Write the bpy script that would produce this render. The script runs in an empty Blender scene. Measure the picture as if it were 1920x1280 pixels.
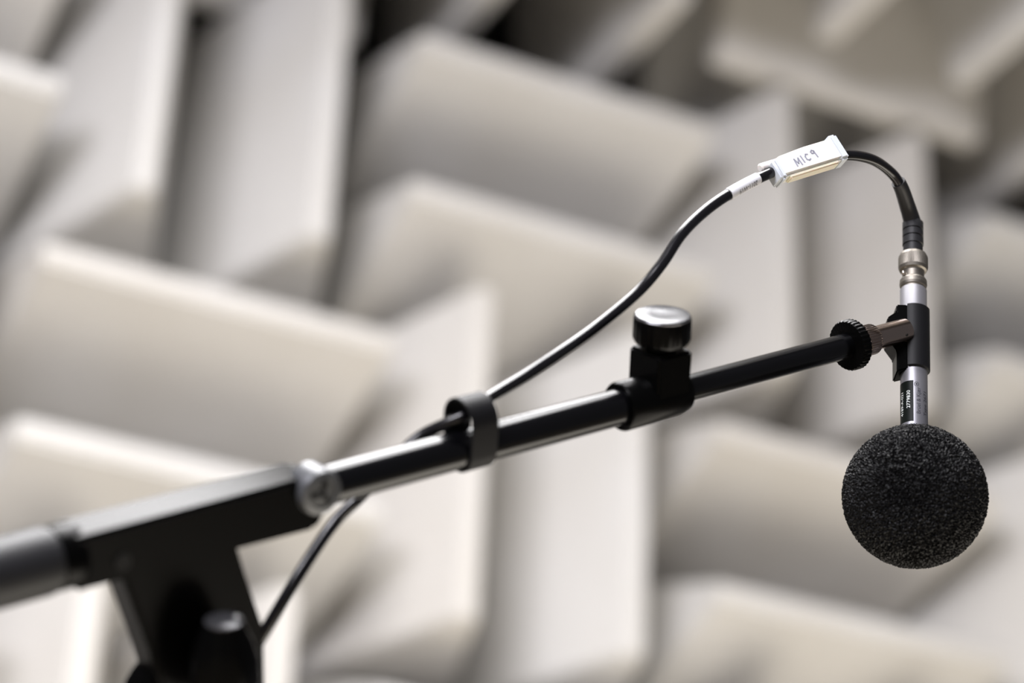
import bpy, bmesh, math, random
from mathutils import Vector, Matrix, noise

# ------------------------------------------------------------------ camera
FPX = 85.0 / 36.0 * 1920.0                       # 85 mm lens on a 36 mm wide frame of 1920 px
# columns: chamber X (along the wall), Y (into the wall), Z (up), seen from the camera (x right, y down, z forward)
ROT = Matrix(((0.89490663, -0.44443053, 0.04029432),
              (0.23958674, 0.40232162, -0.88359239),
              (0.37648416, 0.80038667, 0.46651994)))
CAM = Vector((-0.86396988, -3.22462832, 1.22863268))
ROW = 3.2                                        # height of the joint between the two upper wedge rows

def cdir(v):
    """direction given right / down / forward of the camera -> chamber axes"""
    return ROT.transposed() @ Vector(v)

def at(px, py, d):
    return CAM + cdir(((px - 960) / FPX * d, (py - 640) / FPX * d, d))

sc = bpy.context.scene
cam_data = bpy.data.cameras.new('camera')
cam = bpy.data.objects.new('camera', cam_data)
sc.collection.objects.link(cam)
sc.camera = cam
rx, dn, fw = cdir((1, 0, 0)), cdir((0, 1, 0)), cdir((0, 0, 1))
m3 = Matrix((rx, -dn, -fw)).transposed()
cam.matrix_world = Matrix.Translation(CAM) @ m3.to_4x4()
cam_data.lens = 85.0
cam_data.sensor_width = 36.0
cam_data.clip_start = 0.05
cam_data.dof.use_dof = True
cam_data.dof.focus_distance = 1.08
cam_data.dof.aperture_fstop = 4.6

# ------------------------------------------------------------------ light and exposure
world = bpy.data.worlds.new('chamber_air')
sc.world = world
world.use_nodes = True
bgn = world.node_tree.nodes['Background']
bgn.inputs[0].default_value = (0.92, 0.92, 1.0, 1)
bgn.inputs[1].default_value = 0.12

def area(name, loc, target, size, size_y, power, col):
    l = bpy.data.lights.new(name, 'AREA')
    l.shape = 'RECTANGLE'
    l.size = size
    l.size_y = size_y
    l.energy = power
    l.color = col
    o = bpy.data.objects.new(name, l)
    o.location = loc
    o.rotation_euler = (Vector(target) - Vector(loc)).to_track_quat('-Z', 'Y').to_euler()
    sc.collection.objects.link(o)
    return o

area('lamp_left_soft', (-2.9, -4.3, 3.2), (0.7, 0.1, 2.9), 2.2, 1.2, 215, (0.95, 0.935, 1.0))
area('floor_bounce_fill', (1.3, -1.5, 0.2), (0.9, -1.0, 3.6), 3.0, 2.0, 72, (1.0, 0.93, 0.82))  # added fill, stands in for light bounced up off the floor
area('lamp_over_centre', (-0.6, -2.3, 3.78), (-0.6, -2.3, 0.0), 1.1, 2.0, 135, (1.0, 0.985, 0.99))

vs = sc.view_settings
vs.view_transform = 'Standard'
vs.look = 'None'
vs.gamma = 1.0
vs.use_curve_mapping = False
vs.exposure = 0.0
sc.cycles.use_denoising = True
sc.cycles.denoising_input_passes = 'RGB_ALBEDO_NORMAL'
sc.cycles.denoising_prefilter = 'ACCURATE'

# ------------------------------------------------------------------ materials
def mat(name, col, rough=0.5, metal=0.0, **kw):
    m = bpy.data.materials.new(name)
    m.use_nodes = True
    nt = m.node_tree
    b = nt.nodes['Principled BSDF']
    b.inputs['Base Color'].default_value = (*col, 1)
    b.inputs['Roughness'].default_value = rough
    b.inputs['Metallic'].default_value = metal
    for k, v in kw.items():
        if k in ('bump', 'bump_scale', 'vary', 'bump_dist'):
            continue
        b.inputs[k.replace('_', ' ')].default_value = v
    if 'vary' in kw or 'bump' in kw:
        tc = nt.nodes.new('ShaderNodeTexCoord')
        nz = nt.nodes.new('ShaderNodeTexNoise')
        nz.inputs['Scale'].default_value = kw.get('bump_scale', 200)
        nz.inputs['Detail'].default_value = 4
        nt.links.new(tc.outputs['Object'], nz.inputs['Vector'])
        if 'bump' in kw:
            bp = nt.nodes.new('ShaderNodeBump')
            bp.inputs['Strength'].default_value = kw['bump']
            bp.inputs['Distance'].default_value = kw.get('bump_dist', 0.0005)
            nt.links.new(nz.outputs['Fac'], bp.inputs['Height'])
            nt.links.new(bp.outputs['Normal'], b.inputs['Normal'])
        if 'vary' in kw:
            v = kw['vary']
            rp = nt.nodes.new('ShaderNodeValToRGB')
            rp.color_ramp.elements[0].position = 0.3
            rp.color_ramp.elements[1].position = 0.7
            rp.color_ramp.elements[0].color = (*[c * (1 - v) for c in col], 1)
            rp.color_ramp.elements[1].color = (*[min(1, c * (1 + v)) for c in col], 1)
            nt.links.new(nz.outputs['Fac'], rp.inputs['Fac'])
            nt.links.new(rp.outputs['Color'], b.inputs['Base Color'])
    return m

def cloth_mat():
    m = bpy.data.materials.new('wedge_cloth')
    m.use_nodes = True
    nt = m.node_tree
    b = nt.nodes['Principled BSDF']
    b.inputs['Roughness'].default_value = 0.95
    b.inputs['Specular IOR Level'].default_value = 0.15
    oi = nt.nodes.new('ShaderNodeObjectInfo')
    rp = nt.nodes.new('ShaderNodeValToRGB')
    e = rp.color_ramp.elements
    e[0].position = 0.0
    e[0].color = (0.68, 0.66, 0.63, 1)
    e[1].position = 1.0
    e[1].color = (0.69, 0.685, 0.675, 1)
    nt.links.new(oi.outputs['Random'], rp.inputs['Fac'])
    tc = nt.nodes.new('ShaderNodeTexCoord')
    nz = nt.nodes.new('ShaderNodeTexNoise')
    nz.inputs['Scale'].default_value = 3.0
    nz.inputs['Detail'].default_value = 3
    nt.links.new(tc.outputs['Object'], nz.inputs['Vector'])
    mx = nt.nodes.new('ShaderNodeMix')
    mx.data_type = 'RGBA'
    mx.blend_type = 'MULTIPLY'
    mx.inputs['Factor'].default_value = 1.0
    r2 = nt.nodes.new('ShaderNodeValToRGB')
    r2.color_ramp.elements[0].position = 0.35
    r2.color_ramp.elements[0].color = (0.93, 0.92, 0.90, 1)
    r2.color_ramp.elements[1].position = 0.65
    r2.color_ramp.elements[1].color = (1, 1, 1, 1)
    nt.links.new(nz.outputs['Fac'], r2.inputs['Fac'])
    nt.links.new(rp.outputs['Color'], mx.inputs[6])
    nt.links.new(r2.outputs['Color'], mx.inputs[7])
    nt.links.new(mx.outputs[2], b.inputs['Base Color'])
    wv = nt.nodes.new('ShaderNodeTexNoise')
    wv.inputs['Scale'].default_value = 400
    nt.links.new(tc.outputs['Object'], wv.inputs['Vector'])
    bp = nt.nodes.new('ShaderNodeBump')
    bp.inputs['Strength'].default_value = 0.3
    bp.inputs['Distance'].default_value = 0.001
    nt.links.new(wv.outputs['Fac'], bp.inputs['Height'])
    nt.links.new(bp.outputs['Normal'], b.inputs['Normal'])
    return m

M = {
    'cloth': cloth_mat(),
    'wall': mat('wall_paint', (0.03, 0.028, 0.025), 0.9, vary=0.1, bump_scale=4),
    'floor': mat('floor_board', (0.34, 0.29, 0.21), 0.8, vary=0.1, bump_scale=3),
    'tube': mat('black_powder_coat', (0.002, 0.002, 0.0025), 0.18, Specular_IOR_Level=0.36, bump=0.1, bump_scale=900, bump_dist=0.00005),
    'plastic': mat('black_plastic', (0.0015, 0.0015, 0.0015), 0.27, Specular_IOR_Level=0.07, bump=0.3, bump_scale=1500, bump_dist=0.0001),
    'matte': mat('matte_black_plastic', (0.007, 0.007, 0.008), 0.5, Specular_IOR_Level=0.16, bump=0.4, bump_scale=2500, bump_dist=0.0001),
    'rubber': mat('black_rubber', (0.014, 0.014, 0.016), 0.5, Specular_IOR_Level=0.35, bump=0.3, bump_scale=800, bump_dist=0.0002),
    'cap': mat('glossy_knob_cap', (0.08, 0.08, 0.085), 0.25, 0.6, vary=0.2, bump_scale=120),
    'nickel': mat('nickel', (0.62, 0.56, 0.50), 0.25, 1.0, bump=0.1, bump_scale=900, bump_dist=0.0001),
    'nickel_matte': mat('worn_nickel', (0.25, 0.23, 0.20), 0.5, 1.0, bump=0.3, bump_scale=1500, bump_dist=0.0001),
    'bronze': mat('bronze_tube', (0.46, 0.37, 0.32), 0.18, 1.0, bump=0.1, bump_scale=900, bump_dist=0.0001),
    'silver': mat('satin_aluminium', (0.25, 0.247, 0.268), 0.42, 0.6, bump=0.2, bump_scale=2500, bump_dist=0.0001),
    'cable': mat('cable_jacket', (0.006, 0.0055, 0.007), 0.2, Specular_IOR_Level=0.5, bump=0.1, bump_scale=900, bump_dist=0.00005),
    'sleeve': mat('printed_sleeve', (0.80, 0.80, 0.84), 0.3, bump=0.1, bump_scale=900, bump_dist=0.0001),
    'tag': mat('milky_plastic', (0.80, 0.79, 0.76), 0.3, Subsurface_Weight=0.12, Subsurface_Scale=0.004, bump=0.2, bump_scale=300, bump_dist=0.0002),
    'ink': mat('pen_ink', (0.30, 0.30, 0.36), 0.7, bump=0.1, bump_scale=900),
    'print': mat('black_print', (0.02, 0.02, 0.03), 0.6, bump=0.1, bump_scale=900),
    'print_white': mat('white_print', (0.75, 0.78, 0.76), 0.6, bump=0.1, bump_scale=900),
    'label_black': mat('black_label', (0.003, 0.005, 0.004), 0.45, Specular_IOR_Level=0.1, bump=0.1, bump_scale=900, bump_dist=0.0001),
    'hole': mat('dark_hole', (0.01, 0.01, 0.01), 0.8, bump=0.1, bump_scale=900),
}

def foam_mat():
    m = bpy.data.materials.new('black_open_cell_foam')
    m.use_nodes = True
    nt = m.node_tree
    b = nt.nodes['Principled BSDF']
    b.inputs['Roughness'].default_value = 0.42
    b.inputs['Specular IOR Level'].default_value = 0.12
    b.inputs['Base Color'].default_value = (0.001, 0.001, 0.001, 1)
    tc = nt.nodes.new('ShaderNodeTexCoord')
    vo = nt.nodes.new('ShaderNodeTexVoronoi')
    vo.feature = 'DISTANCE_TO_EDGE'
    vo.inputs['Scale'].default_value = 900
    nt.links.new(tc.outputs['Object'], vo.inputs['Vector'])
    rp = nt.nodes.new('ShaderNodeValToRGB')
    rp.color_ramp.elements[0].position = 0.0
    rp.color_ramp.elements[0].color = (0.010, 0.010, 0.011, 1)
    rp.color_ramp.elements[1].position = 0.10
    rp.color_ramp.elements[1].color = (0.0008, 0.0008, 0.0009, 1)  # pore middles coloured darker than the struts, painting in their shade
    nt.links.new(vo.outputs['Distance'], rp.inputs['Fac'])
    nt.links.new(rp.outputs['Color'], b.inputs['Base Color'])
    bp = nt.nodes.new('ShaderNodeBump')
    bp.inputs['Strength'].default_value = 1.0
    bp.inputs['Distance'].default_value = 0.0002
    bp.invert = True
    nt.links.new(vo.outputs['Distance'], bp.inputs['Height'])
    nt.links.new(bp.outputs['Normal'], b.inputs['Normal'])
    return m
M['foam'] = foam_mat()

# ------------------------------------------------------------------ helpers
def link(name, bm, material, parent=None, matrix=None, smooth=None):
    me = bpy.data.meshes.new(name)
    bmesh.ops.recalc_face_normals(bm, faces=bm.faces[:])
    bm.to_mesh(me)
    bm.free()
    me.materials.append(material)
    if smooth is not None:
        for p in me.polygons:
            p.use_smooth = True
        me.set_sharp_from_angle(angle=math.radians(smooth))
    o = bpy.data.objects.new(name, me)
    sc.collection.objects.link(o)
    if parent:
        o.parent = parent
    if matrix is not None:
        o.matrix_local = matrix
    return o

def tag(o, label=None, cat=None, group=None, kind=None):
    if label: o['label'] = label
    if cat: o['category'] = cat
    if group: o['group'] = group
    if kind: o['kind'] = kind
    return o

def thing(name, label, cat, matrix, group=None):
    o = bpy.data.objects.new(name, None)
    o.empty_display_size = 0.02
    sc.collection.objects.link(o)
    o.matrix_world = matrix
    return tag(o, label, cat, group)

def frame(org, x=None, y=None, z=None):
    """orthonormal frame from two axes (z kept exactly)"""
    if x is not None and z is not None:
        z = z.normalized(); y = z.cross(x).normalized(); x = y.cross(z)
    elif y is not None and z is not None:
        z = z.normalized(); x = y.cross(z).normalized(); y = z.cross(x)
    m = Matrix((x, y, z)).transposed().to_4x4()
    return Matrix.Translation(org) @ m

def lathe(bm, prof, seg=48, axis='z', cap=True, rfun=None):
    """prof: list of (radius, height) turned about an axis"""
    rings = []
    for r, h in prof:
        ring = []
        for i in range(seg):
            a = 2 * math.pi * i / seg
            rr = r * (rfun(i, h) if rfun else 1)
            c, s = rr * math.cos(a), rr * math.sin(a)
            if axis == 'z': p = (c, s, h)
            elif axis == 'x': p = (h, c, s)
            else: p = (c, h, s)
            ring.append(bm.verts.new(p))
        rings.append(ring)
    for a, b in zip(rings, rings[1:]):
        for i in range(seg):
            j = (i + 1) % seg
            bm.faces.new((a[i], a[j], b[j], b[i]))
    if cap:
        bm.faces.new(rings[0])
        bm.faces.new(rings[-1])
    return bm

def turned(prof, seg=48, axis='z', rfun=None, cap=True, off=(0, 0, 0)):
    bm = lathe(bmesh.new(), prof, seg, axis, cap, rfun)
    if any(off):
        bmesh.ops.translate(bm, verts=bm.verts, vec=off)
    return bm

def box(x0, x1, y0, y1, z0, z1, bev=0.0, seg=3):
    bm = bmesh.new()
    bmesh.ops.create_cube(bm, size=1.0)
    for v in bm.verts:
        v.co = Vector((x0 if v.co.x < 0 else x1, y0 if v.co.y < 0 else y1, z0 if v.co.z < 0 else z1))
    if bev:
        bmesh.ops.bevel(bm, geom=bm.edges[:], offset=bev, segments=seg, affect='EDGES')
    return bm

def prism(pts, axis, a0, a1, bev=0.0, seg=2):
    """closed outline pts (u,v) extruded along an axis: 'y' -> (u,*,v), 'z' -> (u,v,*), 'x' -> (*,u,v)"""
    bm = bmesh.new()
    def P(u, v, w):
        return {'y': (u, w, v), 'z': (u, v, w), 'x': (w, u, v)}[axis]
    A = [bm.verts.new(P(u, v, a0)) for u, v in pts]
    B = [bm.verts.new(P(u, v, a1)) for u, v in pts]
    n = len(pts)
    bm.faces.new(A); bm.faces.new(B)
    for i in range(n):
        j = (i + 1) % n
        bm.faces.new((A[i], A[j], B[j], B[i]))
    bmesh.ops.recalc_face_normals(bm, faces=bm.faces[:])
    if bev:
        bmesh.ops.bevel(bm, geom=bm.edges[:], offset=bev, segments=seg, affect='EDGES')
    return bm

def spline(pts, n):
    """Catmull-Rom through pts (Vectors), n samples per span"""
    out = []
    P = [pts[0] * 2 - pts[1]] + list(pts) + [pts[-1] * 2 - pts[-2]]
    for i in range(1, len(P) - 2):
        for k in range(n):
            t = k / n
            a, b, c, d = P[i - 1], P[i], P[i + 1], P[i + 2]
            out.append(0.5 * ((2 * b) + (c - a) * t + (2 * a - 5 * b + 4 * c - d) * t * t + (3 * b - a - 3 * c + d) * t ** 3))
    out.append(pts[-1].copy())
    return out

def sweep(path, rad, seg=20, cap=True):
    bm = bmesh.new()
    n = len(path)
    up = Vector((0.3, 0.2, 1)).normalized()
    rings = []
    for i, p in enumerate(path):
        t = (path[min(i + 1, n - 1)] - path[max(i - 1, 0)]).normalized()
        u = (up - t * up.dot(t)).normalized()
        w = t.cross(u)
        up = u
        r = rad(i / (n - 1)) if callable(rad) else rad
        rings.append([bm.verts.new(p + (u * math.cos(a) + w * math.sin(a)) * r)
                      for a in (2 * math.pi * k / seg for k in range(seg))])
    for a, b in zip(rings, rings[1:]):
        for i in range(seg):
            j = (i + 1) % seg
            bm.faces.new((a[i], a[j], b[j], b[i]))
    if cap:
        bm.faces.new(rings[0]); bm.faces.new(rings[-1])
    return bm

def text_bm(body, size, depth=0.0, spacing=1.0):
    """lettering as a mesh in the XY plane, centred"""
    cu = bpy.data.curves.new('lettering', 'FONT')
    cu.body = body
    cu.size = size
    cu.space_character = spacing
    cu.align_x = 'CENTER'
    cu.align_y = 'CENTER'
    cu.resolution_u = 3
    cu.extrude = depth
    o = bpy.data.objects.new('lettering', cu)
    sc.collection.objects.link(o)
    dg = bpy.context.evaluated_depsgraph_get()
    me = bpy.data.meshes.new_from_object(o.evaluated_get(dg))
    bm = bmesh.new()
    bm.from_mesh(me)
    bpy.data.objects.remove(o)
    bpy.data.meshes.remove(me)
    return bm

# ------------------------------------------------------------------ chamber shell
DEPTH, BASE, MOD = 0.42, 0.15, 0.6
CEIL_DEPTH = 0.95
CEIL_TIP = ROW + 0.62
wall_y = DEPTH + BASE
ceil_z = CEIL_TIP + CEIL_DEPTH + BASE
tag(link('wall_back', box(-4.2, 4.2, wall_y, wall_y + 0.12, 0, ceil_z + 0.12), M['wall']), kind='structure')
tag(link('ceiling', box(-4.2, 4.2, -4.6, wall_y, ceil_z, ceil_z + 0.12), M['wall']), kind='structure')
tag(link('floor', box(-4.2, 4.2, -4.6, wall_y, -0.1, 0.0), M['floor']), kind='structure')

# ------------------------------------------------------------------ wedges
def wedge_mesh(depth):
    """ridge along local X, pointing along local -Y from a square base at y = 0"""
    L, W, T = 0.594, 0.2965, (0.032 if depth < 0.5 else 0.046)
    y1, y2 = -BASE, -(BASE + depth)
    pts = [(-W / 2, 0), (W / 2, 0), (W / 2, y1), (T / 2, y2), (-T / 2, y2), (-W / 2, y1)]
    bm = bmesh.new()
    A = [bm.verts.new((-L / 2, y, z)) for z, y in pts]
    B = [bm.verts.new((L / 2, y, z)) for z, y in pts]
    bm.faces.new(A); bm.faces.new(B)
    for i in range(6):
        j = (i + 1) % 6
        bm.faces.new((A[i], A[j], B[j], B[i]))
    bmesh.ops.recalc_face_normals(bm, faces=bm.faces[:])
    bmesh.ops.bevel(bm, geom=bm.edges[:], offset=0.006, segments=2, affect='EDGES')
    return bm

proto = {}
def wedge(loc, rot, label, group):
    depth = CEIL_DEPTH if 'ceiling' in group else DEPTH
    if depth not in proto:
        proto[depth] = o = link('acoustic_wedge', wedge_mesh(depth), M['cloth'], smooth=35)
    else:
        o = proto[depth].copy()
        sc.collection.objects.link(o)
    o.location = loc
    o.rotation_euler = rot
    tag(o, label, 'wedge', group)
    return o

R90 = math.pi / 2
# wall modules: (column, row) -> where it is in the picture
wall_where = {
    (-1, 0): ('level', 'at the upper left edge'),
    (0, 0): ('upright', 'in the upper left corner'),
    (1, 0): ('level', 'in the upper middle'),
    (2, 0): ('upright', 'behind the white cable tag'),
    (3, 0): ('level', 'right of the microphone'),
    (0, -1): ('level', 'at the left behind the boom clamp'),
    (1, -1): ('upright', 'behind the boom tube'),
    (2, -1): ('level', 'behind the black foam ball'),
    (3, -1): ('upright', 'at the lower right edge'),
    (0, -2): ('upright', 'under the boom clamp'),
}
for (c, r), (ori, where) in wall_where.items():
    x0, z0 = c * MOD - 0.15, ROW + r * MOD
    for k in range(2):
        if ori == 'upright':
            loc = (x0 + 0.15 + 0.3 * k, wall_y, z0 + 0.3)
            rot = (0, R90, 0)
            which = ('left', 'right')[k]
        else:
            loc = (x0 + 0.3, wall_y, z0 + 0.15 + 0.3 * k)
            rot = (0, 0, 0)
            which = ('lower', 'upper')[k]
        wedge(loc, rot, 'off-white wall wedge, %s ridge, %s of the pair %s' % (ori, which, where),
              'wedges covering the wall')

ceiling_where = {
    (0, 0): ('along', 'over the upper left'),
    (1, 0): ('out', 'above the upper middle'),
    (2, 0): ('along', 'above the white cable tag'),
    (3, 0): ('out', 'at the upper right edge'),
    (2, 1): ('out', 'in the top right'),
}
for (c, r), (ori, where) in ceiling_where.items():
    x0, y0 = c * MOD - 0.15, 0.47 - (r + 1) * MOD
    for k in range(2):
        if ori == 'out':
            loc = (x0 + 0.15 + 0.3 * k, y0 + 0.3, ceil_z)
            rot = (R90, 0, R90)
            which = ('left', 'right')[k]
            d = 'ridge pointing out'
        else:
            loc = (x0 + 0.3, y0 + 0.15 + 0.3 * k, ceil_z)
            rot = (R90, 0, 0)
            which = ('nearer', 'farther')[k]
            d = 'ridge along wall'
        wedge(loc, rot, 'ceiling wedge, %s, %s of two %s' % (d, which, where),
              'wedges hanging from the ceiling')

# the same wedges go on past the frame; they shade the ones in view
def extra(c, r, ceiling):
    ori = (c + r) % 2
    x0 = c * MOD - 0.15
    for k in range(2):
        if ceiling:
            y0 = 0.47 - (r + 1) * MOD
            loc, rot = (((x0 + 0.15 + 0.3 * k, y0 + 0.3, ceil_z), (R90, 0, R90)) if ori else
                        ((x0 + 0.3, y0 + 0.15 + 0.3 * k, ceil_z), (R90, 0, 0)))
            wedge(loc, rot, 'off-white ceiling wedge beyond the edge of the picture', 'ceiling wedges outside the picture')
        else:
            z0 = ROW - r * MOD
            loc, rot = (((x0 + 0.3, wall_y, z0 + 0.15 + 0.3 * k), (0, 0, 0)) if ori else
                        ((x0 + 0.15 + 0.3 * k, wall_y, z0 + 0.3), (0, R90, 0)))
            wedge(loc, rot, 'off-white wall wedge beyond the edge of the picture', 'wall wedges outside the picture')

for c in range(-5, 6):
    for r in range(0, 6):
        if (c, r) not in ceiling_where:
            extra(c, r, True)
    for r in range(0, 4):
        if (c, -r) not in wall_where:
            extra(c, r, False)

# ------------------------------------------------------------------ boom axis
def bq(px):                                       # inverse distance falls evenly along the straight boom
    return 0.923 + 1.708e-4 * (1640 - px)

def bpt(px):
    return at(px, 661 + 0.268 * (1540 - px), 1.0 / bq(px))

B0, B1 = bpt(1640), bpt(0)
bd = (B0 - B1).normalized()                       # along the boom towards the microphone
ba = cdir((0.03, -0.93, -0.34))
BF = frame(B0, x=bd, z=(ba - bd * ba.dot(bd)))    # boom frame: x along, z up-ish, -y to the camera

def S(px):
    return (bpt(px) - B0).dot(bd)

def on(px, py, y):
    """(x, z) in the boom frame of the point seen at px, py on the frame's plane y"""
    inv_ = BF.inverted()
    o, d = inv_ @ CAM, inv_.to_3x3() @ (at(px, py, 1.0) - CAM)
    p = o + d * ((y - o.y) / d.y)
    return p.x, p.z

# ------------------------------------------------------------------ microphone stand
pivot = BF @ Vector((S(372), 0.0, -0.040))
base = Vector((pivot.x, pivot.y, 0))
stand = thing('microphone_stand', 'black boom microphone stand reaching diagonally up to the right', 'microphone stand',
              Matrix.Translation(base))
inv = Matrix.Translation(-base)
BL = inv @ BF

def bpart(name, bm, m, parent=None, smooth=35, matrix=None):
    p = parent or stand
    return link(name, bm, m, p, (matrix if matrix is not None else (BL if parent is None else None)), smooth)

# tubes
bpart('inner_tube', turned([(0.0052, S(1250)), (0.0057, S(1251)), (0.0057, S(1600)), (0.005, S(1602))], 48, 'x'), M['tube'])
bpart('outer_tube', turned([(0.0074, S(250)), (0.0077, S(251)), (0.0077, S(1185)), (0.0068, S(1187))], 64, 'x'), M['tube'])

# rubber grip on the short end
s0 = S(99)
grip = bpart('rubber_grip', turned([(0.010, s0 - 0.16), (0.0123, s0 - 0.157), (0.0123, s0 - 0.004), (0.0112, s0), (0.004, s0 + 0.001)], 48, 'x'), M['rubber'])
bpart('grip_collar', turned([(0.0105, s0 - 0.001), (0.0118, s0), (0.0118, s0 + 0.007), (0.011, s0 + 0.009)], 48, 'x'), M['plastic'])

# boom clamp: long rounded block round the outer tube
sL, sR = S(118), S(585)
blk = prism([(sL, -0.0108), (sR - 0.004, -0.0122), (sR, -0.008), (sR, 0.0065), (sR - 0.006, 0.0098), (sL, 0.0098)], 'y', -0.0092, 0.0092, 0.0016, 3)
clamp = bpart('boom_clamp', blk, M['plastic'])
# bolt across the front end of the clamp
def bolt_r(i, h):
    return 1.0 + 0.035 * math.cos(i * 2 * math.pi / 6)
bx, bz = on(606, 926, -0.0135)
bolt = turned([(0.0078, -0.0010), (0.0090, -0.0020), (0.0091, -0.011), (0.0085, -0.0128), (0.0060, -0.0134), (0.0054, -0.0126), (0.002, -0.0128)], 48, 'y', None, True, (bx, 0, bz))
bolt_o = bpart('clamp_bolt', bolt, mat('grey_bolt', (0.09, 0.093, 0.10), 0.4, 0.3, bump=0.3, bump_scale=700, bump_dist=0.0003))
tag(bolt_o, 'mottled grey bolt head')
for k in range(3):
    a = 2 * math.pi * k / 3 + 0.4
    bpart('bolt_slot', box(-0.0009, 0.0009, -0.0137, -0.0120, 0.0006, 0.0048, 0.0002), M['hole'], bolt_o,
          matrix=Matrix.Translation((bx, 0, bz)) @ Matrix.Rotation(a, 4, 'Y'))
# small rivet near the rear of the clamp
bpart('rivet', turned([(0.0034, -0.0100), (0.0034, -0.0090)], 20, 'y', off=(S(205), 0, -0.0035)), M['matte'], clamp)

# bracket below the clamp, tapering to the pivot
brk = prism([on(222, 1060, -0.0085), on(440, 1000, -0.0085), on(462, 1075, -0.0085), on(497, 1180, -0.0085), on(500, 1330, -0.0085),
             on(420, 1400, -0.0085), on(335, 1390, -0.0085), on(282, 1220, -0.0085), on(252, 1140, -0.0085)],
            'y', -0.0085, 0.0085, 0.0016, 3)
bpart('pivot_bracket', brk, M['plastic'])
qx, qz = on(415, 1166, -0.0225)
pk = bpart('pivot_knob', turned([(0.009, qz - 0.034), (0.0118, qz - 0.030), (0.0132, qz - 0.022), (0.0126, qz - 0.014), (0.0104, qz - 0.007), (0.0080, qz - 0.002), (0.0074, qz)],
                                64, 'z', lambda i, h: 1 + 0.02 * math.cos(8 * 2 * math.pi * i / 64), True, (qx + 0.0010, -0.0225, 0)), M['plastic'])
tag(bpart('knob_cap', turned([(0.0072, qz - 0.0003), (0.0071, qz + 0.0006), (0.0055, qz + 0.0013), (0.0028, qz + 0.0016), (0.0005, qz + 0.0017)], 48, 'z',
                             off=(qx + 0.0010, -0.0225, 0)), M['cap'], pk), 'shiny grey cap')
bpart('pivot_bolt', turned([(0.0050, -0.0300), (0.0050, 0.0)], 32, 'y', off=(qx + 0.0010, 0, qz - 0.022)), M['hole'])
# clutch disc behind the knob
bpart('clutch_disc', turned([(0.022, -0.004), (0.024, -0.003), (0.024, 0.010), (0.022, 0.011)], 64, 'y', None, True, (on(352, 1322, 0)[0], 0.0, on(352, 1322, 0)[1])), M['plastic'])

# pole and tripod under the pivot (outside the frame)
hub = (BF @ Vector((on(352, 1350, 0.003)[0], 0.003, on(352, 1350, 0.003)[1])))
hl = hub - base
bpart('pole', turned([(0.0095, 0.25), (0.0095, hl.z - 0.01), (0.006, hl.z)], 32, 'z', off=(hl.x, hl.y, 0)), M['tube'], matrix=Matrix.Identity(4))
bpart('lower_pole', turned([(0.0125, 0.06), (0.0125, 0.80), (0.0165, 0.81), (0.0165, 0.86), (0.011, 0.865)], 32, 'z', off=(hl.x, hl.y, 0)), M['tube'], matrix=Matrix.Identity(4))
for k in range(3):
    a = math.radians(20 + 120 * k)
    e = Vector((hl.x + 0.34 * math.cos(a), hl.y + 0.34 * math.sin(a), 0.012))
    s = Vector((hl.x + 0.012 * math.cos(a), hl.y + 0.012 * math.sin(a), 0.24))
    lg = bpart('leg', sweep([s, (s + e) / 2, e], 0.008, 16), M['tube'], matrix=Matrix.Identity(4))
    bpart('rubber_foot', turned([(0.011, -0.012), (0.012, 0.0), (0.010, 0.02)], 20, 'z', off=tuple(e)), M['rubber'], lg)

# clutch between the outer and the inner tube
c0, c1 = S(1160), S(1279)
bpart('clutch_collar', turned([(0.0079, c0 + 0.0005), (0.0098, c0), (0.0104, c0 + 0.001), (0.0104, c1 - 0.006), (0.0092, c1 - 0.001), (0.0062, c1)], 64, 'x'), M['plastic'])
bs0, bs1 = S(1203), S(1203) + 0.0185
bpart('clutch_block', box(bs0, bs1, -0.0098, 0.0098, 0.001, 0.0215, 0.0012), M['plastic'])
kc = (bs0 + bs1) / 2
bpart('clutch_screw', turned([(0.006, 0.0205), (0.006, 0.0245)], 32, 'z', off=(kc, 0, 0)), M['hole'])
kb = bpart('clutch_knob', turned([(0.0100, 0.0235), (0.0112, 0.0245), (0.0120, 0.0262), (0.0120, 0.0345), (0.0117, 0.0352)], 96, 'z',
           lambda i, h: 1 + (0.012 * (1 if i % 4 < 2 else -1) if 0.025 < h < 0.035 else 0), True, (kc, 0, 0)), M['plastic'])
tag(bpart('knob_top', turned([(0.0117, 0.0350), (0.0119, 0.0356), (0.0112, 0.0364), (0.0085, 0.0367), (0.0045, 0.0364), (0.0008, 0.0363)], 64, 'z', off=(kc, 0, 0)), M['cap'], kb),
    'shiny slightly dished grey top')

# lock ring, knurled nut and threaded end carrying the clip
d0 = S(1590)
bpart('lock_ring', turned([(0.0062, d0 - 0.0012), (0.0108, d0 - 0.0008), (0.0113, d0), (0.0113, d0 + 0.0035), (0.0106, d0 + 0.0042), (0.006, d0 + 0.0044)], 144, 'x',
      lambda i, h: 1 + (0.012 * (1 if i % 4 < 2 else -1))), M['plastic'])
n0 = S(1615)
bpart('knurled_nut', turned([(0.0062, n0 - 0.004), (0.0068, n0 - 0.003), (0.0068, n0 + 0.0065), (0.0062, n0 + 0.0075)], 144, 'x',
      lambda i, h: 1 + (0.03 * (1 if i % 4 < 2 else -1))), M['bronze'])
ad = bpart('adapter_tube', turned([(0.0054, n0), (0.0054, S(1697)), (0.0048, S(1697) + 0.0006)], 48, 'x'), M['bronze'])
bpart('adapter_hole', turned([(0.0007, -0.00555), (0.0007, -0.005)], 16, 'y', off=(S(1684), 0, 0.0003)), M['hole'], ad)

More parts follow.
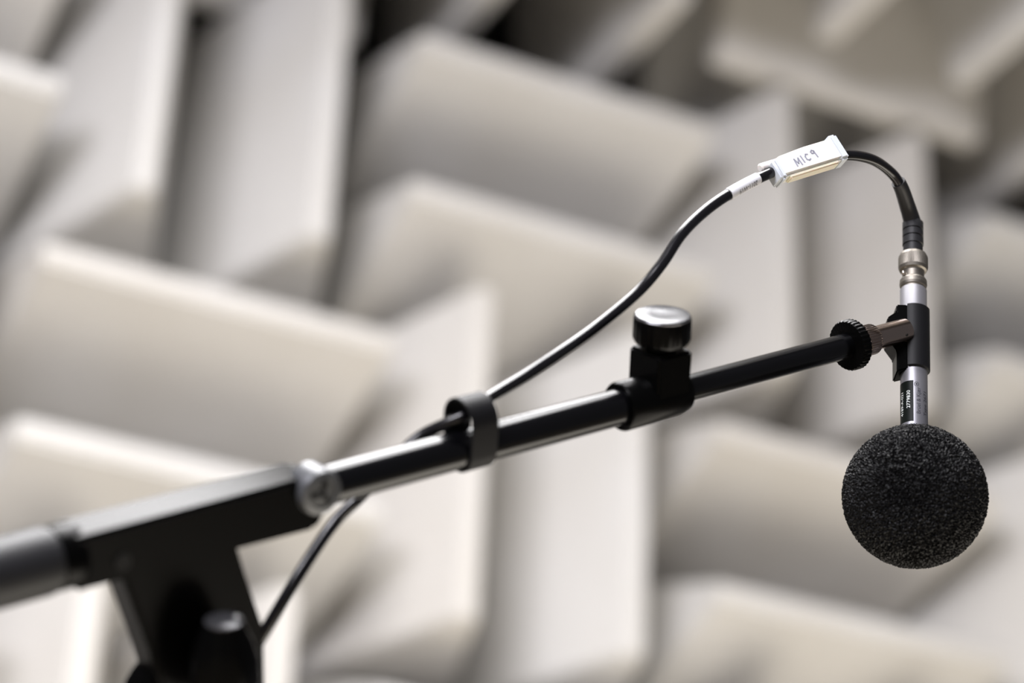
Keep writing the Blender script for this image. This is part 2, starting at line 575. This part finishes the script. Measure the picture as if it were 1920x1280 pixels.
# ------------------------------------------------------------------ microphone axis
mu = cdir((0.071, -0.882, 0.4665)).normalized()    # hangs almost plumb
MC = at(1713, 634, 1.100)
def m_at(py):
    """height along the microphone axis whose centre is seen at picture row py"""
    lo, hi = -0.3, 0.3
    for _ in range(50):
        mid = (lo + hi) / 2
        c = ROT @ (MC + mu * mid - CAM)
        y = 640 + FPX * c.y / c.z
        if y > py: lo = mid
        else: hi = mid
    return (lo + hi) / 2
MF = frame(MC, y=fw, z=mu)                         # -y faces the camera
RT = 0.0061

# ------------------------------------------------------------------ clip
clip = thing('microphone_clip', 'matte black clip gripping the silver microphone at the boom tip', 'microphone clip', MF)
zt, zb = m_at(581), m_at(697)
def clip_shell():
    bm = bmesh.new()
    ro, ri = 0.0073, 0.00615
    a0, a1 = math.radians(-123), math.radians(75)   # open towards the left
    n = 56
    cols = []
    for i in range(n + 1):
        a = a0 + (a1 - a0) * i / n
        c, s = math.cos(a), math.sin(a)
        cols.append([bm.verts.new((r * c, r * s, z)) for r, z in ((ro, zb + 0.0004), (ro, zt - 0.0004), (ro - 0.0004, zt), (ri, zt), (ri, zb), (ro - 0.0004, zb))])
    for a, b in zip(cols, cols[1:]):
        for i in range(6):
            j = (i + 1) % 6
            bm.faces.new((a[i], a[j], b[j], b[i]))
    bm.faces.new(cols[0]); bm.faces.new(cols[-1])
    return bm
link('clip_shell', clip_shell(), M['matte'], clip, None, 35)
# angled bracket left of the shell
h = zt - zb
brkt = prism([(-0.0086, zt - 0.0004), (-0.0030, zt), (-0.0030, zb - 0.0010), (-0.0086, zb - 0.0030), (-0.0086, zb + 0.0075),
              (-0.0128, zb + 0.0135), (-0.0128, zt - 0.0075), (-0.0086, zt - 0.0040)], 'y', -0.0050, 0.0066, 0.0006, 2)
link('clip_bracket', brkt, M['plastic'], clip, None, 30)

# ------------------------------------------------------------------ microphone
mic = thing('microphone', 'slim silver measurement microphone hanging upright in the black clip', 'microphone', MF)
zc = m_at(543)
ball_z = m_at(930)
body = link('body', turned([(0.0056, ball_z), (RT, ball_z + 0.001), (RT, zc - 0.0006), (RT - 0.0004, zc)], 96, 'z'), M['silver'], mic, None, 35)

def wrap_text(body_, size, ang, py0, py1, m, name, r=RT + 0.00006, flip=False):
    """lettering running up the tube, letter tops to the left"""
    bm = text_bm(body_, size)
    z0, z1 = m_at(py0), m_at(py1)
    w = max(v.co.x for v in bm.verts) - min(v.co.x for v in bm.verts)
    k = (z1 - z0) / w
    bmesh.ops.subdivide_edges(bm, edges=bm.edges[:], cuts=1)
    for v in bm.verts:
        x, y = v.co.x * k, v.co.y
        th = math.radians(ang) - y / r
        v.co = Vector((r * math.sin(th), -r * math.cos(th), (z0 + z1) / 2 + x))
    return link(name, bm, m, mic)

def patch(a0, a1, z0, z1, r, n=16):
    bm = bmesh.new()
    rows = []
    for i in range(n + 1):
        t = math.radians(a0 + (a1 - a0) * i / n)
        rows.append([bm.verts.new((rr * math.sin(t), -rr * math.cos(t), z)) for rr, z in ((r, z0), (r, z1), (RT - 0.0002, z1), (RT - 0.0002, z0))])
    for a, b in zip(rows, rows[1:]):
        for i in range(4):
            bm.faces.new((a[i], a[(i + 1) % 4], b[(i + 1) % 4], b[i]))
    bm.faces.new(rows[0]); bm.faces.new(rows[-1])
    return bm
lab = link('serial_label', patch(-100, -13, m_at(800), m_at(724), RT + 0.00005), M['label_black'], mic, None, 35)
tag(lab, 'black serial label with white digits')
wrap_text('2779830', 0.0024, -34, 775, 742, M['print_white'], 'serial_lettering', RT + 0.00011)
wrap_text('4189-A-021', 0.0024, -68, 786, 742, M['print_white'], 'type_lettering', RT + 0.00011)
wrap_text('Brüel & Kjær', 0.0027, 9, 786, 737, M['print'], 'maker_lettering')
wrap_text('Type 2671', 0.0027, 42, 786, 741, M['print'], 'model_lettering')
# round emblem above the maker's lettering
bm = bmesh.new()
for r0, r1, sg in ((0.00085, 0.0011, 24), (0.0, 0.00045, 16)):
    for i in range(sg):
        q = []
        for rr, aa in ((r0, i), (r1, i), (r1, i + 1), (r0, i + 1)):
            a = 2 * math.pi * aa / sg
            th = math.radians(0) + rr * math.cos(a) / RT
            q.append(bm.verts.new((( RT + 0.00006) * math.sin(th), -(RT + 0.00006) * math.cos(th), m_at(731) + rr * math.sin(a))))
        bm.faces.new(q)
link('emblem', bm, M['print'], mic)

# ------------------------------------------------------------------ windscreen
def foam_ball(r):
    bm = bmesh.new()
    bmesh.ops.create_icosphere(bm, subdivisions=7, radius=1.0)
    me = bpy.data.meshes.new('windscreen')
    bm.to_mesh(me); bm.free()
    vor, nv, rnd = noise.voronoi, noise.noise, random.Random(7).uniform
    for v in me.vertices:
        c = v.co.copy()
        d = vor(c * 42.0 + Vector((nv(c * 11), nv(c * 11 + Vector((5, 3, 1))), 0)) * 0.8)[0]
        strut = max(0.0, 1.0 - (d[1] - d[0]) * 2.4)
        v.co = c * (r * (1 - 0.024 + 0.026 * strut ** 1.2 + rnd(-0.009, 0.009)))
    me.materials.append(M['foam'])
    return me
BC = MC + mu * ball_z
bs = (ROT @ (BC - CAM)).z / FPX * 136.0
ball = bpy.data.objects.new('foam_windscreen', foam_ball(bs))
sc.collection.objects.link(ball)
ball.matrix_world = frame(BC, y=fw, z=mu)
tag(ball, 'round black foam windscreen ball at the lower end of the microphone', 'windscreen')

# ------------------------------------------------------------------ cable
z_top = m_at(419)
cable_pts = [
    Vector((base.x + 0.05, base.y - 0.06, 0.004)),
    Vector((base.x + 0.03, base.y + 0.03, 0.02)),
    Vector((hub.x + 0.016, hub.y + 0.022, 0.35)),
    Vector((hub.x + 0.018, hub.y + 0.022, 1.0)),
    Vector((hub.x + 0.020, hub.y + 0.026, hub.z - 0.10)),
    at(415, 1330, 0.925), at(455, 1250, 0.925), at(497, 1182, 0.922), at(560, 1078, 0.925), at(620, 988, 0.935), at(668, 938, 0.938),
    at(725, 880, 0.944), at(785, 820, 0.948),
    BF @ Vector((S(872), 0.0012, 0.0135)),
    at(925, 740, 0.962), at(985, 704, 0.975), at(1050, 661, 0.985), at(1120, 611, 1.0), at(1195, 548, 1.015), at(1240, 496, 1.022), at(1277, 440, 1.03),
    at(1320, 397, 1.04), at(1370, 362, 1.05), at(1440, 326, 1.065), at(1510, 302, 1.08), at(1580, 291, 1.09), at(1632, 298, 1.10),
    at(1668, 321, 1.11), at(1688, 348, 1.115), at(1700, 385, 1.125), MC + mu * z_top,
]
cab = thing('microphone_cable', 'thin glossy black cable looping from the boom to the top of the microphone', 'cable', Matrix.Translation(BC))
ci = Matrix.Translation(-BC)
path = spline(cable_pts, 14)
path_l = [ci @ p for p in path]
link('jacket', sweep(path_l, 0.00245, 20), M['cable'], cab, None, 60)
# strain relief boot
boot_a = spline([at(1671, 325, 1.111), at(1688, 348, 1.1155), at(1701, 385, 1.125), MC + mu * z_top], 8)
boot_a = [ci @ p for p in boot_a[6:]]
bt = link('strain_relief', sweep(boot_a, lambda t: 0.0033 + 0.0007 * t, 24), M['rubber'], cab, None, 50)
ML = ci @ MF
zz = [m_at(y) for y in (418, 434, 447, 462, 480)]
prof = [(0.0040, zz[0] + 0.0004), (0.0047, zz[0])]
for za, zb2 in ((zz[0], zz[1]), (zz[1], zz[2]), (zz[2], zz[3])):
    prof += [(0.0048, za - 0.0002), (0.0048, zb2 + 0.0006), (0.0043, zb2 + 0.0004), (0.0043, zb2 + 0.0001)]
prof += [(0.0045, zz[3]), (0.0045, zz[4])]
link('ribbed_boot', turned(prof, 40, 'z'), M['rubber'], cab, ML, 30)
y = m_at
conn = link('bayonet_connector', turned([
    (0.0050, y(476)), (0.0060, y(478)), (0.0066, y(483)), (0.0067, y(485)), (0.0067, y(503)), (0.0062, y(508)), (0.0053, y(510)), (0.0050, y(512)),
    (0.0050, y(523)), (0.0058, y(525)), (0.0062, y(528)), (0.0063, y(535)), (0.0060, y(539)), (0.0056, y(541)), (0.0056, y(545))],
    120, 'z', lambda i, hh: 1 + (0.010 * (1 if i % 2 else -1) if y(504) < hh < y(484) else 0)), M['nickel_matte'], cab, ML, 14)
for ang in (-150, 30):
    a = math.radians(ang)
    link('bayonet_pin', turned([(0.0009, 0.0045), (0.0009, 0.0064), (0.0006, 0.0067)], 16, 'x'), M['nickel'], conn, Matrix.Translation((0, 0, y(519))) @ Matrix.Rotation(a, 4, 'Z'))

# printed sleeve
def nearest(px):
    best = min(range(len(path)), key=lambda i: abs((lambda c: 960 + FPX * c.x / c.z)(ROT @ (path[i] - CAM)) - px) + (0 if i > 150 else 1e6))
    return best
i0, i1 = nearest(1364), nearest(1421)
slv = link('printed_sleeve', sweep(path_l[i0:i1 + 1], 0.00275, 28), M['sleeve'], cab, None, 50)
tag(slv, 'white printed sleeve round the cable')
pa, pb = path[i0], path[i1]
t = (pb - pa).normalized()
mid = path[(i0 + i1) // 2]
vw = (mid - CAM).normalized()
side = t.cross(vw).normalized()                    # towards the lower right in view
if side.dot(dn) < 0: side = -side
nrm = (-(vw) - t * (-vw).dot(t)).normalized()
bm = text_bm('2011-W19', 0.0034)
w = max(v.co.x for v in bm.verts) - min(v.co.x for v in bm.verts)
bmesh.ops.subdivide_edges(bm, edges=bm.edges[:], cuts=1)
kk = 0.0118 / w
for v in bm.verts:
    ux, uy = v.co.x * kk, v.co.y
    # upside down: reading direction runs from the tag back down the cable
    f_ = 0.56 - ux / (pb - pa).length
    fi = i0 + f_ * (i1 - i0)
    j = int(math.floor(fi)); fr = fi - j
    cpt = path[j] * (1 - fr) + path[j + 1] * fr
    th = math.radians(33) + uy / 0.0028
    v.co = ci @ (cpt + (nrm * math.cos(th) + side * math.sin(th)) * 0.00281)
link('sleeve_lettering', bm, M['print'], slv)

# ------------------------------------------------------------------ handwritten tag
TA, TB = at(1448, 322, 1.067), at(1572, 284, 1.089)
tm = (TA + TB) / 2
tx = (TB - TA).normalized()
tn = ((CAM - tm).normalized() + cdir((0, -0.35, 0))).normalized()
TF = frame(tm, x=tx, z=(tn - tx * tn.dot(tx)))       # z out of the written face
TL = (TB - TA).length
tg = thing('cable_tag', 'milky white plastic tag clipped on the cable with handwriting MIC 9', 'cable tag', TF)
hx, hy = TL / 2, 0.0055
casing = prism([(-hx, -hy), (hx - 0.001, -hy), (hx, -hy + 0.0015), (hx, hy - 0.001), (hx - 0.004, hy + 0.0004), (0, hy + 0.0004), (-hx + 0.004, hy - 0.0006), (-hx, hy - 0.0022)],
               'z', -0.0042, 0.0042, 0.0013, 3)
link('casing', casing, M['tag'], tg, None, 40)
fl = mat('clear_plastic_end', (0.66, 0.70, 0.76), 0.2, bump=0.2, bump_scale=300, bump_dist=0.0002)
link('end_flange', box(hx - 0.0050, hx + 0.0005, -hy - 0.0006, hy + 0.0016, -0.0048, 0.0048, 0.0012), fl, tg, None, 40)
link('end_flange', box(-hx - 0.0008, -hx + 0.0030, -hy - 0.0010, hy - 0.0014, -0.0048, 0.0048, 0.0012), fl, tg, None, 40)
link('hinge_nub', turned([(0.0014, -hx - 0.0052), (0.0021, -hx - 0.0046), (0.0021, -hx + 0.004), (0.0014, -hx + 0.005)], 24, 'x', off=(0, hy - 0.0022, 0)), M['tag'], tg, None, 40)
link('hinge_lip', box(-hx + 0.005, hx - 0.006, -hy - 0.0013, -hy + 0.0006, -0.0018, 0.0034, 0.0005), mat('yellowed_plastic', (0.86, 0.78, 0.62), 0.3, Subsurface_Weight=0.3, Subsurface_Scale=0.003, bump=0.2, bump_scale=300), tg, None, 40)

# handwriting as pen strokes
strokes = {
    'm': [[(0, -1), (0.05, 1), (0.45, -0.4), (0.85, 1), (0.95, -1)]],
    'i': [[(0, 1), (0.1, -1)]],
    'c': [[(0.75, 0.85), (0.35, 1.0), (0.02, 0.3), (0.05, -0.6), (0.45, -1.0), (0.85, -0.75)]],
    '9': [[(0.7, 0.75), (0.35, 1.05), (0.0, 0.7), (0.1, 0.25), (0.45, 0.2), (0.72, 0.75), (0.75, 0.1), (0.85, -1.0)]],
}
bm = bmesh.new()
def stroke(pts, wd):
    for (x0, y0), (x1, y1) in zip(pts, pts[1:]):
        d = Vector((x1 - x0, y1 - y0)); ln = d.length; d /= ln
        n = Vector((-d.y, d.x)) * wd / 2
        e = d * wd * 0.35
        a, b = Vector((x0, y0)) - e, Vector((x1, y1)) + e
        vsx = [bm.verts.new((p.x, p.y, z)) for z in (0.0041, 0.00428) for p in (a + n, b + n, b - n, a - n)]
        for f in ((0, 1, 2, 3), (7, 6, 5, 4), (0, 4, 5, 1), (1, 5, 6, 2), (2, 6, 7, 3), (3, 7, 4, 0)):
            bm.faces.new([vsx[i] for i in f])
for ch, ox, sx, sy, oy in (('m', -0.0094, 0.0030, 0.0018, -0.0009), ('i', -0.0049, 0.003, 0.0017, -0.0002), ('c', -0.0027, 0.0026, 0.0016, 0.0), ('9', 0.0016, 0.0026, 0.0019, 0.0006)):
    for st in strokes[ch]:
        stroke([(ox + px_ * sx, oy + py_ * sy) for px_, py_ in st], 0.00072)
hw = link('handwriting', bm, M['ink'], tg)

# ------------------------------------------------------------------ cable clip on the boom
CF = frame(BF @ Vector((S(882), 0, 0)), x=bd, z=(BF.to_3x3() @ Vector((0, 0, 1))))
strap = thing('cable_clip', 'grey-black plastic loop holding the cable on top of the boom tube', 'cable clip', CF)
def loop_outline(rb, rc, zc_, n=18):
    """convex outline round the boom (radius rb at 0) and the cable loop (radius rc at zc_), in y/z"""
    be = math.asin((rb - rc) / zc_)
    pts = []
    for i in range(n + 1):
        a = math.pi - be + (math.pi + 2 * be) * i / n
        pts.append((rb * math.cos(a), rb * math.sin(a)))
    for i in range(n + 1):
        a = be + (math.pi - 2 * be) * i / n
        pts.append((rc * math.cos(a), zc_ + rc * math.sin(a)))
    return pts
bm = bmesh.new()
oo = loop_outline(0.0091, 0.0098, 0.0118)
ii = loop_outline(0.0078, 0.0087, 0.0118)
w0, w1 = -0.0062, 0.0062
R_ = [[bm.verts.new((x, y_, z_)) for (y_, z_) in o] for x, o in ((w0, oo), (w1, oo), (w1, ii), (w0, ii))]
n = len(oo)
for k in range(4):
    A, B = R_[k], R_[(k + 1) % 4]
    for i in range(n):
        j = (i + 1) % n
        bm.faces.new((A[i], A[j], B[j], B[i]))
link('strap_band', bm, M['matte'], strap, None, 40)
